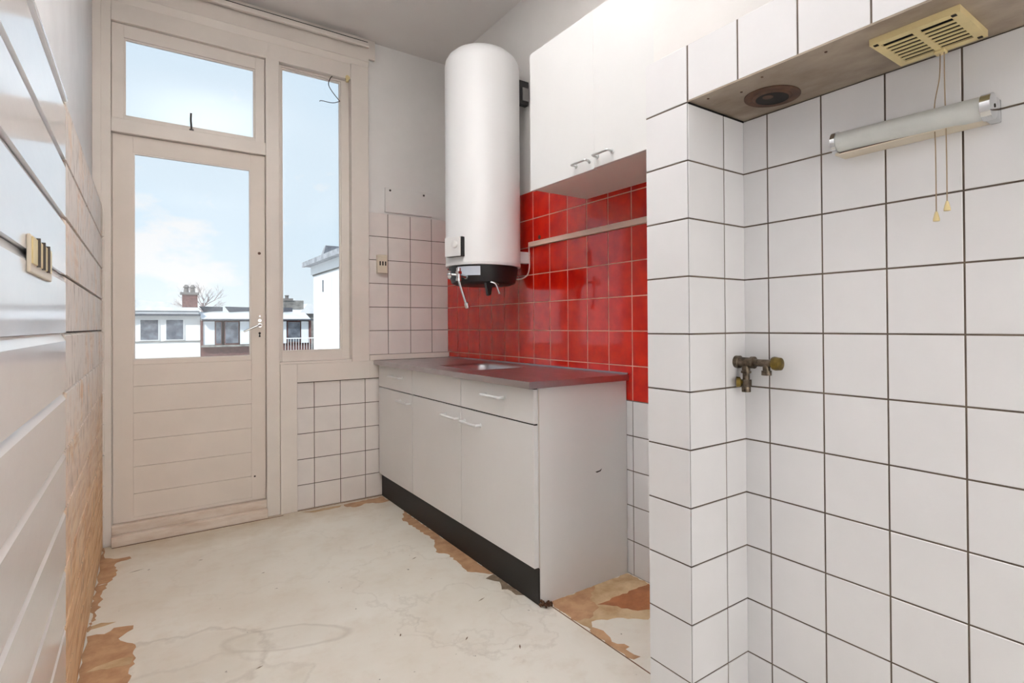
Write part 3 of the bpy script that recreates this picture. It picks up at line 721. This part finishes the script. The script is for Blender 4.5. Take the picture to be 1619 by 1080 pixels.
# ------------------------------------------------------------------ water heater
hx, hy, hr = 1.459, 2.615, .198
wh_ = empty('water_heater', (hx, hy, 1.31))
bm = bmesh.new()
lathe(bm, (hx, hy, 1.396), (0, 0, 1), [(0, hr - .012), (.001, hr), (.012, hr + .0015), (.016, hr + .0015), (.018, hr), (1.06, hr), (1.085, hr - .004), (1.11, hr - .018), (1.135, hr - .045), (1.152, hr - .09), (1.160, .05), (1.161, 0)], 72)
obj('tank', bm, M['enamel'], wh_, smooth=True)
bm = bmesh.new(); lathe(bm, (hx, hy, 1.300), (0, 0, 1), [(0, .08), (.001, hr - .055), (.012, hr - .03), (.05, hr - .018), (.0975, hr - .014)], 64)
base_ = obj('bottom_cover', bm, M['black'], wh_, smooth=True)
# sticker wrapped on the cover, with dark squiggles of print
def wrap(a0, a1, z0, z1, r, n=8):
    bm = bmesh.new(); lo = []; hi = []
    for k in range(n + 1):
        a = math.radians(a0 + (a1 - a0) * k / n); c, s = math.cos(a), math.sin(a)
        lo.append(bm.verts.new((hx + r * c, hy + r * s, z0))); hi.append(bm.verts.new((hx + (r + .002) * c, hy + (r + .002) * s, z1)))
    for k in range(n): bm.faces.new((lo[k], lo[k + 1], hi[k + 1], hi[k]))
    return bm
obj('sticker', wrap(196, 236, 1.342, 1.388, hr - .0135), M['label'], base_)
bm = bmesh.new(); cpan = Vector((hx, hy, 0)) + Vector((-.94, -.34, 0)) * .206
ang = math.atan2(-.34, -.94)
def local_box(bm, cx, cz, w, h, t0, t1, bev=.003):
    vs = set(bm.verts)
    box(bm, t0, t1, cx - w / 2, cx + w / 2, cz - h / 2, cz + h / 2, bev=bev)
    nv = [v for v in bm.verts if v not in vs]
    bmesh.ops.rotate(bm, verts=nv, cent=(0, 0, 0), matrix=Matrix.Rotation(ang, 3, 'Z'))
    bmesh.ops.translate(bm, verts=nv, vec=(cpan.x, cpan.y, 0))
local_box(bm, -.010, 1.486, .108, .100, -.015, .008); cp = obj('control_panel', bm, M['black'], wh_)
bm = bmesh.new(); local_box(bm, -.013, 1.486, .104, .098, .0085, .017); obj('panel_cover', bm, M['plastic'], cp)
bm = bmesh.new(); d0 = Vector((-.94, -.34, 0)); p = cpan + Vector((0, 0, 1.497)) + d0 * .017 + Vector((.34, -.94, 0)) * .005
lathe(bm, p, d0, [(0, .019), (.006, .018), (.008, .015), (.008, 0)], 24); obj('thermostat_knob', bm, M['plastic'], cp, smooth=True)
# brackets to the wall
obj('wall_bracket', boxes((1.585, 1.698, 2.520, 2.560, 1.425, 1.487), bev=.002), M['plastic'], wh_)
ub = obj('wall_bracket', boxes((1.60, 1.698, 2.525, 2.56, 2.295, 2.425), bev=.002), M['black'], wh_); ub['label'] = 'dark upper wall bracket'
obj('bracket_plate', boxes((1.655, 1.692, 2.517, 2.524, 2.315, 2.385)), M['concrete'], ub)
# outlet pipes, hose stub, black funnel
bm = bmesh.new(); prism(bm, [(1.385, 1.305), (1.425, 1.305), (1.412, 1.245), (1.402, 1.238), (1.396, 1.245)], 'Y', 2.455, 2.475); obj('drip_funnel', bm, M['black'], wh_)
bm = bmesh.new(); tube(bm, [(1.410, 2.455, 1.310), (1.432, 2.445, 1.300), (1.445, 2.440, 1.272), (1.452, 2.435, 1.248)], .0055, seg=10); obj('outlet_pipe', bm, M['chrome'], wh_, smooth=True)
bm = bmesh.new(); tube(bm, [(1.425, 2.46, 1.312), (1.448, 2.44, 1.295)], .006, seg=10); obj('pipe_stub', bm, M['pipe'], wh_, smooth=True)
bm = bmesh.new(); tube(bm, [(1.682, 2.510, 1.520), (1.681, 2.505, 1.47), (1.678, 2.500, 1.40), (1.660, 2.500, 1.355), (1.620, 2.52, 1.335), (1.575, 2.54, 1.345), (1.55, 2.55, 1.35)], .0038, seg=8); obj('power_cable', bm, M['cordpale'], wh_, smooth=True)
tag(wh_, 'tall white cylindrical water heater with black bottom, hung on the wall over the counter', 'water heater')
# tap fed from the heater
tp = empty('tap', (1.255, 2.500, 1.335))
bm = bmesh.new(); cyl(bm, (1.255, 2.500, 1.375), (1.255, 2.500, 1.312), .012, seg=16); cyl(bm, (1.255, 2.500, 1.358), (1.255, 2.500, 1.345), .017, seg=6); cyl(bm, (1.255, 2.500, 1.322), (1.255, 2.500, 1.310), .015, seg=16)
obj('valve_body', bm, M['chrome'], tp, smooth=True)
bm = bmesh.new(); tube(bm, [(1.262, 2.503, 1.340), (1.30, 2.52, 1.336), (1.345, 2.540, 1.335), (1.40, 2.56, 1.338)], .0095, seg=12); cyl(bm, (1.305, 2.522, 1.336), (1.325, 2.531, 1.336), .0145, seg=6)
cyl(bm, (1.35, 2.542, 1.336), (1.365, 2.549, 1.336), .014, seg=6); obj('supply_pipe', bm, M['chrome'], tp, smooth=True)
bm = bmesh.new(); cyl(bm, (1.250, 2.502, 1.340), (1.222, 2.516, 1.342), .006, seg=10)
for k in range(4):
    a = k * PI / 2 + .5; dd_ = Vector((.45 * math.cos(a) * .8, .9 * math.cos(a) * .8, math.sin(a))).normalized()
    q = Vector((1.214, 2.519, 1.342)); cyl(bm, q, q + dd_ * .022, .007, .0085, seg=10)
bmesh.ops.translate(bm, verts=bmesh.ops.create_uvsphere(bm, u_segments=12, v_segments=8, radius=.012)['verts'], vec=(1.214, 2.519, 1.342))
obj('tap_handle', bm, M['chrome'], tp, smooth=True)
bm = bmesh.new(); tube(bm, [(1.257, 2.500, 1.312), (1.262, 2.495, 1.285), (1.275, 2.487, 1.235), (1.287, 2.480, 1.190)], .0068, seg=12)
lathe(bm, (1.286, 2.481, 1.203), (.24, -.14, -1), [(0, .007), (.006, .0125), (.026, .0125), (.030, .010)], 16)
obj('swivel_spout', bm, M['chrome'], tp, smooth=True)
tag(tp, 'chrome tap with long drooping spout under the left side of the water heater', 'tap')

# ------------------------------------------------------------------ hood soffit, ring, grille, cords, lamp, valve
sf = obj('soffit_board', B(XP + .0005, XR + .0005, -1.4, YC, 1.6688, 1.6735), M['soffit'], wh)
fr = obj('flue_collar', (lambda bm: (lathe(bm, (1.287, .800, 1.6686), (0, 0, -1), [(0, .068), (.002, .068), (.0035, .060), (.003, .048), (.006, .044), (.006, .036), (0, .034)], 40), bm)[1])(bmesh.new()), M['rust'], None, smooth=True, loc=(1.287, .800, 1.6686))
bm = bmesh.new(); lathe(bm, (1.287, .800, 1.6683), (0, 0, -1), [(0, .040), (.0064, .040), (.0064, 0)], 32); obj('flue_opening', bm, M['void'], fr)  # black disc stands in for the dark inside of the flue
bm = bmesh.new(); lathe(bm, (1.268, .800, 1.6622), (0, 0, -1), [(0, .013), (.001, .013), (.0015, .008), (.0015, 0)], 20); obj('flue_cap', bm, M['rust'], fr)
tag(fr, 'rusty round flue collar set in the soffit of the tiled hood', 'flue collar')
for x, y in ((1.165, .905), (1.166, .75), (1.17, .60), (1.2, .83)):
    bm = bmesh.new(); cyl(bm, (x, y, 1.669), (x, y, 1.6672), .0032, seg=8); obj('nail', bm, M['rust'], wh)
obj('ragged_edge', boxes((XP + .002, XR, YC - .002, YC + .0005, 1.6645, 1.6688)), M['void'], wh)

gr = empty('vent_grille', (1.268, .443, 1.6688))
gx0_, gx1_, gy0_, gy1_, gz_ = 1.193, 1.345, .364, .522, 1.6555
bm = bmesh.new()
box(bm, gx0_, gx0_ + .016, gy0_, gy1_, gz_, gz_ + .0035); box(bm, gx1_ - .018, gx1_, gy0_, gy1_, gz_, gz_ + .0035)
box(bm, gx0_ + .016, gx1_ - .018, gy0_, gy0_ + .018, gz_, gz_ + .0035); box(bm, gx0_ + .016, gx1_ - .018, gy1_ - .016, gy1_, gz_, gz_ + .0035)
box(bm, gx0_ + .016, gx1_ - .018, .437, .449, gz_, gz_ + .0035)
box(bm, gx0_, gx0_ + .004, gy0_, gy1_, gz_ + .0035, 1.6686); box(bm, gx1_ - .004, gx1_, gy0_, gy1_, gz_ + .0035, 1.6686)
box(bm, gx0_ + .004, gx1_ - .004, gy0_, gy0_ + .004, gz_ + .0035, 1.6686); box(bm, gx0_ + .004, gx1_ - .004, gy1_ - .004, gy1_, gz_ + .0035, 1.6686)
obj('grille_frame', bm, M['ivory'], gr)
ns = 7; a0, a1 = gx0_ + .016, gx1_ - .018; st = (a1 - a0) / ns
for k in range(1, ns):
    x = a0 + st * k
    for yy0, yy1 in ((gy0_ + .018, .437), (.449, gy1_ - .016)):
        obj('slat', B(x - .0041, x + .0041, yy0, yy1, gz_, gz_ + .0016), M['ivory'], gr)
obj('grille_backing', B(gx0_ + .005, gx1_ - .005, gy0_ + .005, gy1_ - .005, 1.664, 1.6675), M['void'], gr)  # black sheet stands in for the unlit space behind the slats
for x, y in ((gx0_ + .008, gy0_ + .012), (gx0_ + .008, gy1_ - .010), (gx1_ - .010, gy0_ + .010)): obj('screw', B(x - .004, x + .004, y - .004, y + .004, gz_ - .0012, gz_ + .001), M['slot'], gr)
bm = bmesh.new(); box(bm, gx1_ - .018, gx1_ + .002, .433, .453, gz_ - .006, gz_ + .0005, bev=.002); obj('cord_outlet', bm, M['ivory'], gr)
tag(gr, 'yellowed ivory plastic vent grille screwed to the soffit of the tiled hood', 'vent grille')
for nm, y0, y1, ze, lab in (('a', .450, .4545, 1.305, 'longer left pull cord with a small ivory toggle hanging from the vent grille'), ('b', .4355, .4335, 1.323, 'shorter right pull cord with a small ivory toggle hanging from the vent grille')):
    pc = empty('pull_cord', (1.336, y0, 1.652))
    xx = 1.337 if nm == 'a' else 1.333
    bm = bmesh.new(); tube(bm, [(xx, y0 - .006 * (nm == 'a'), 1.650), (xx, y0 - .004 * (nm == 'a'), 1.60), (xx - .001, y1 + .001, 1.54), (xx, y1, 1.45), (xx, y1, ze + .012)], .0011, seg=6); obj('cord', bm, M['cord'], pc)
    bm = bmesh.new(); lathe(bm, (xx, y1, ze + .016), (0, 0, -1), [(0, .0022), (.004, .0034), (.016, .0062), (.020, .0062), (.0205, .004)], 10); obj('toggle', bm, M['ivory'], pc, smooth=True)
    tag(pc, lab, 'pull cord')

lp = empty('tube_lamp', (XR - .03, .49, 1.52))
la, lb = .667, .352; lx = XR - .046; lz = 1.520
lz0, lz1 = 1.520, 1.512
bm = bmesh.new(); cyl(bm, (lx, la - .012, lz0), (lx, lb + .012, lz1), .0235, seg=28); obj('diffuser', bm, M['diffuser'], lp, smooth=True)
bm = bmesh.new(); prism(bm, [(lx - .004, lz0 - .030), (XR - .001, lz0 - .030), (XR - .001, lz0 + .012), (XR - .010, lz0 + .012), (XR - .014, lz0 - .022), (lx - .004, lz0 - .0255)], 'Y', lb + .004, la - .004)
obj('back_plate', bm, M['ivory_pale'], lp)
for ya, yb, zz in ((la - .014, la, lz0), (lb, lb + .020, lz1)):
    bm = bmesh.new()
    s_ = 1 if yb > ya else -1
    lathe(bm, (lx, ya, zz), (0, 1, 0), [(0, .020), (.0015, .0262), (yb - ya - .0015, .0262), (yb - ya, .020)], 28)
    box(bm, lx + .012, XR - .001, ya + .001, yb - .001, zz - .024, zz + .022, bev=.002)
    e_ = obj('end_cap', bm, M['chrome'], lp, smooth=True)
bm = bmesh.new(); cyl(bm, (lx, lb - .0008, lz1), (lx, lb + .001, lz1), .004, seg=12); obj('screw', bm, M['slot'], lp)
obj('edge_line', B(lx - .0045, lx + .004, lb + .02, la - .014, lz0 - .0272, lz0 - .0256), M['rust'], lp)
tag(lp, 'frosted tube lamp with chrome end caps on the white niche tiles', 'lamp')

# angle valve on niche corner
av = empty('water_valve', (1.34, .90, .975))
vx = 1.338; vz = .981
bm = bmesh.new()
lathe(bm, (vx, .958, vz), (0, -1, 0), [(0, .011), (.002, .0175), (.020, .0175), (.022, .0145)], 6 * 3)
lathe(bm, (vx, .936, vz), (0, -1, 0), [(0, .0135), (.032, .0135), (.034, .0165), (.044, .0165), (.046, .010)], 20)
cyl(bm, (vx, .919, vz), (vx, .919, vz - .030), .0115, seg=16)
cyl(bm, (vx, .919, vz - .024), (vx, .919, vz - .030), .014, seg=16)
obj('valve_body', bm, M['pipe'], av, smooth=True)
bm = bmesh.new(); cyl(bm, (vx, .890, vz), (vx, .830, vz), .010, seg=16); cyl(bm, (vx, .856, vz), (vx, .856, vz - .028), .010, seg=16); lathe(bm, (vx, .856, vz - .020), (0, 0, -1), [(0, .0135), (.012, .0135), (.0125, .009), (.004, .008)], 16)
obj('branch_pipe', bm, M['pipe'], av, smooth=True)
bm = bmesh.new(); lathe(bm, (vx, .838, vz), (0, -1, 0), [(0, .010), (.003, .0165), (.010, .018), (.024, .0165), (.027, .011), (.027, 0)], 18); b1 = obj('brass_cap', bm, M['brass'], av, smooth=True); b1['label'] = 'round brass end cap'
bm = bmesh.new(); cyl(bm, (vx, .919, vz - .030), (vx, .919, vz - .072), .0095, seg=14); lathe(bm, (vx, .919, vz - .066), (0, 0, -1), [(0, .009), (.001, .0125), (.016, .0125), (.017, .007)], 16); cyl(bm, (vx, .919, vz - .048), (vx, .919, vz - .066), .0145, seg=6)
obj('drain_pipe', bm, M['pipe'], av, smooth=True)
bm = bmesh.new(); lathe(bm, (vx - .006, .922, vz - .055), (-.62, .78, 0), [(0, .006), (.006, .006), (.010, .014), (.020, .015), (.022, .008), (.022, 0)], 14); b2 = obj('brass_knob', bm, M['brass'], av, smooth=True); b2['label'] = 'small brass turning knob'
bm = bmesh.new(); cyl(bm, (vx + .004, .856, vz), (XR + .001, .856, vz), .009, seg=14); cyl(bm, (XR - .004, .856, vz), (XR + .001, .856, vz), .016, seg=16)
obj('wall_pipe', bm, M['pipe'], av, smooth=True); bm = bmesh.new()
cyl(bm, (vx + .004, .919, vz), (XR + .001, .919, vz), .009, seg=14)
obj('wall_pipe', bm, M['pipe'], av, smooth=True)
tag(av, 'tarnished metal water valve with brass knobs in the corner of the tiled niche', 'valve')

# ------------------------------------------------------------------ outside
S = 5 / 3; YO = 50.0
def oz(z): return 1.088 + (z - 1.088) * S
def ob(x0, x1, z0, z1, y0, y1): return (x0 * S, x1 * S, YO + y0, YO + y1, oz(z0), oz(z1))
gd = struct(obj('ground', B(-40, 60, 3.8, 130, -8.2, -8.0), M['garden']))
# white rendered house
ha = empty('terraced_house', (0, YO, -8))
obj('wall', boxes(ob(-6, 2.05, -4.5, 1.70, 0, 8)), M['render_white'], ha)
obj('roof', boxes(ob(-6, 1.98, 1.69, 1.985, -.35, 8.4)), M['snow_roof'], ha)
obj('gutter', boxes(ob(-6, 2.04, 1.60, 1.70, -.5, -.05), ob(-6, 2.0, 1.80, 1.825, -.42, -.3)), M['slate'], ha)
obj('string_course', boxes(ob(-6, 2.05, .455, .49, -.08, .02)), M['concrete'], ha)
for x0 in (-1.95, -1.02, -.134, .775):
    f = obj('window', boxes(ob(x0 - .04, x0 + .66, .52, 1.47, -.08, .05)), M['render_white'], ha)
    obj('pane', boxes(ob(x0, x0 + .62, .56, 1.43, -.10, -.07)), M['window_dark'], f)
c_ = obj('chimney', boxes(ob(1.40, 1.98, 1.98, 2.62, .8, 1.5)), M['brick_far'], ha)
obj('chimney_cap', boxes(ob(1.32, 2.04, 2.60, 2.70, .7, 1.6)), M['clay'], c_)
for x in (1.55, 1.80):
    bm = bmesh.new(); lathe(bm, (x * S, YO + 1.15, oz(2.70)), (0, 0, 1), [(0, .17), (.35, .13), (.36, .2), (.42, .2), (.6, .08)], 12); obj('chimney_pot', bm, M['clay'], c_)
tag(ha, 'white rendered house with two dark windows and brick chimney, seen through door glass', 'house')
# brick house with bay windows
hb = empty('terraced_house', (3 * S, YO, -8))
obj('wall', boxes(ob(2.06, 6.75, -4.5, .22, 0, 8), ob(2.06, 2.14, .22, 1.42, -.3, 8), ob(6.66, 6.75, .22, 1.42, -.3, 8), ob(4.05, 4.85, .22, 1.42, 0, 7.9), ob(2.06, 6.75, .22, 1.42, .6, 7.9)), M['brick_far'], hb)
bm = bmesh.new(); prism(bm, [(YO - .5, oz(1.47)), (YO + 1.6, oz(1.82)), (YO + 8, oz(1.82)), (YO + 8, oz(1.40)), (YO - .5, oz(1.40))], 'X', 2.07 * S, 6.7 * S); obj('roof', bm, M['snow_roof'], hb)
obj('gutter', boxes(ob(2.07, 6.80, 1.40, 1.47, -.75, -.45)), M['slate'], hb)
for a, b in ((2.07, 3.02), (3.12, 4.15), (4.15, 5.2), (5.2, 6.10)):
    bm = bmesh.new(); prism(bm, [(a * S + .0, oz(2.08)), (b * S, oz(2.06)), (b * S, oz(1.86)), ((a + .18) * S, oz(1.82))], 'Y', YO + 1.5, YO + 1.8); obj('roof_parapet', bm, M['slate'], hb)
for a, b, kind in ((2.15, 2.60, 'c'), (2.62, 2.88, 'w'), (2.99, 3.58, 'w'), (3.62, 4.04, 'c'), (4.9, 5.62, 'c'), (5.66, 6.27, 'w'), (6.30, 6.64, 'c')):
    f = obj('window', boxes(ob(a, b, .28, 1.36, -.2, .1)), M['curtain'] if kind == 'c' else M['brick_far'], hb)
    if kind == 'w': obj('pane', boxes(ob(a + .03, b - .03, .34, 1.32, -.24, -.19)), M['window_dark'], f)
obj('sill_band', boxes(ob(2.07, 4.10, .18, .26, -.4, .1)), M['concrete'], hb)
bm = bmesh.new()
for x in [5.45 + .12 * k for k in range(11)]: box(bm, *ob(x, x + .02, -.35, .50, -1.2, -1.17))
box(bm, *ob(5.4, 6.8, .50, .55, -1.22, -1.15)); o_ = obj('balcony_railing', bm, M['render_white'], hb); o_['kind'] = 'stuff'
obj('balcony_floor', boxes(ob(5.4, 6.8, -.45, -.35, -1.2, 0)), M['concrete'], hb)
c_ = obj('chimney', boxes(ob(5.62, 6.72, 2.0, 2.46, 2.2, 3.4)), M['concrete'], hb)
obj('chimney_cap', boxes(ob(5.5, 6.2, 2.44, 2.56, 2.1, 3.5)), M['clay'], c_)
for x in (5.68, 5.98):
    bm = bmesh.new(); lathe(bm, (x * S, YO + 2.8, oz(2.56)), (0, 0, 1), [(0, .16), (.2, .13), (.22, .18), (.3, .16)], 12); obj('chimney_pot', bm, M['clay'], c_)
tag(hb, 'brick house with grey roof and brown framed windows, right of the white house', 'house')
# distant roofs
hc = empty('distant_house', (-3, 80, -8))
bm = bmesh.new(); prism(bm, [(-1.3, 2.2), (-.7, 4.2), (2.5, 4.0), (3.4, 2.2)], 'Y', 78, 84); obj('roof', bm, M['snow_roof'], hc); obj('wall', B(-1.2, 3.3, 78.2, 83.8, -8, 2.3), M['render_white'], hc)
tag(hc, 'faint pale hipped roof far behind the white house', 'house')
hd = empty('distant_house', (13, 62, -8))
obj('wall', B(12.6, 17.5, 60, 66, -8, 2.4), M['concrete'], hd); bm = bmesh.new(); prism(bm, [(12.4, 2.4), (13.2, 3.4), (17.6, 3.4), (17.6, 2.4)], 'Y', 59.7, 66.3); obj('roof', bm, M['snow_roof'], hd)
tag(hd, 'grey house behind the brick house, beside the white annex', 'house')
# bare tree
bt = empty('bare_tree', (4.3, 62, -8))
random.seed(11)
bm = bmesh.new(); root = Vector((4.5, 62, -8)); top = Vector((4.4, 62, 3.4))
tube(bm, [root, (4.6, 62, -2), (4.5, 62, 1), top], [.3, .10], seg=8); obj('trunk', bm, M['bark'], bt)
bm = bmesh.new()
def branch(p, d, L, r, dep):
    e = p + d * L; tube(bm, [p, p + d * L * .5 + Vector((random.uniform(-.05, .05), 0, .04)) * L, e], [r, r * .5], seg=4, sub=2)
    if dep == 0: return
    for k in range(3):
        nd = (d + Vector((random.uniform(-.75, .75), random.uniform(-.5, .5), random.uniform(-.15, .45)))).normalized()
        branch(p + d * L * random.uniform(.5, 1), nd, L * random.uniform(.55, .8), r * .55, dep - 1)
for k in range(9):
    a = -1.15 + 2.3 * k / 8 + random.uniform(-.1, .1)
    branch(Vector((4.45 , 62, 2.4 + .2 * (k % 4))), Vector((math.sin(a), random.uniform(-.2, .2), math.cos(a))), random.uniform(.8, 1.3), .05, 3)
obj('branches', bm, M['bark'], bt)
tag(bt, 'bare leafless tree behind the roofs, right of the brick chimney', 'tree')
# white annex next door
an = empty('annex', (2.9, 8.5, -8))
obj('wall', B(2.2, 4.2, 4.4, 9.56, -8, 2.055), M['annex'], an)
obj('cornice', boxes((2.17, 2.205, 4.4, 9.60, 1.925, 2.06)), M['annex'], an)
obj('cornice_shade_strip', B(2.188, 2.205, 4.4, 9.57, 1.905, 1.9245), M['concrete'], an)  # solid grey strip painted as the shade line under the cornice
obj('roof_edge', boxes((2.08, 4.3, 4.3, 9.70, 2.06, 2.10), (2.06, 2.10, 4.3, 9.72, 2.055, 2.13)), M['roof_lead'], an)
bm = bmesh.new(); prism(bm, [(8.75, 2.10), (8.45, 2.26), (8.40, 2.26), (8.55, 2.10)], 'X', 2.10, 2.6); obj('roof_flashing', bm, M['roof_lead'], an)
obj('wall_slit', B(2.192, 2.205, 8.93, 8.965, 1.62, 1.80), M['slate'], an)
for y in (9.47, 8.45): obj('panel_joint', B(2.194, 2.201, y - .003, y + .003, -3, 1.90), M['snow_roof'], an)
tag(an, 'white boarded annex with a grey roof edge just outside the side window', 'building')
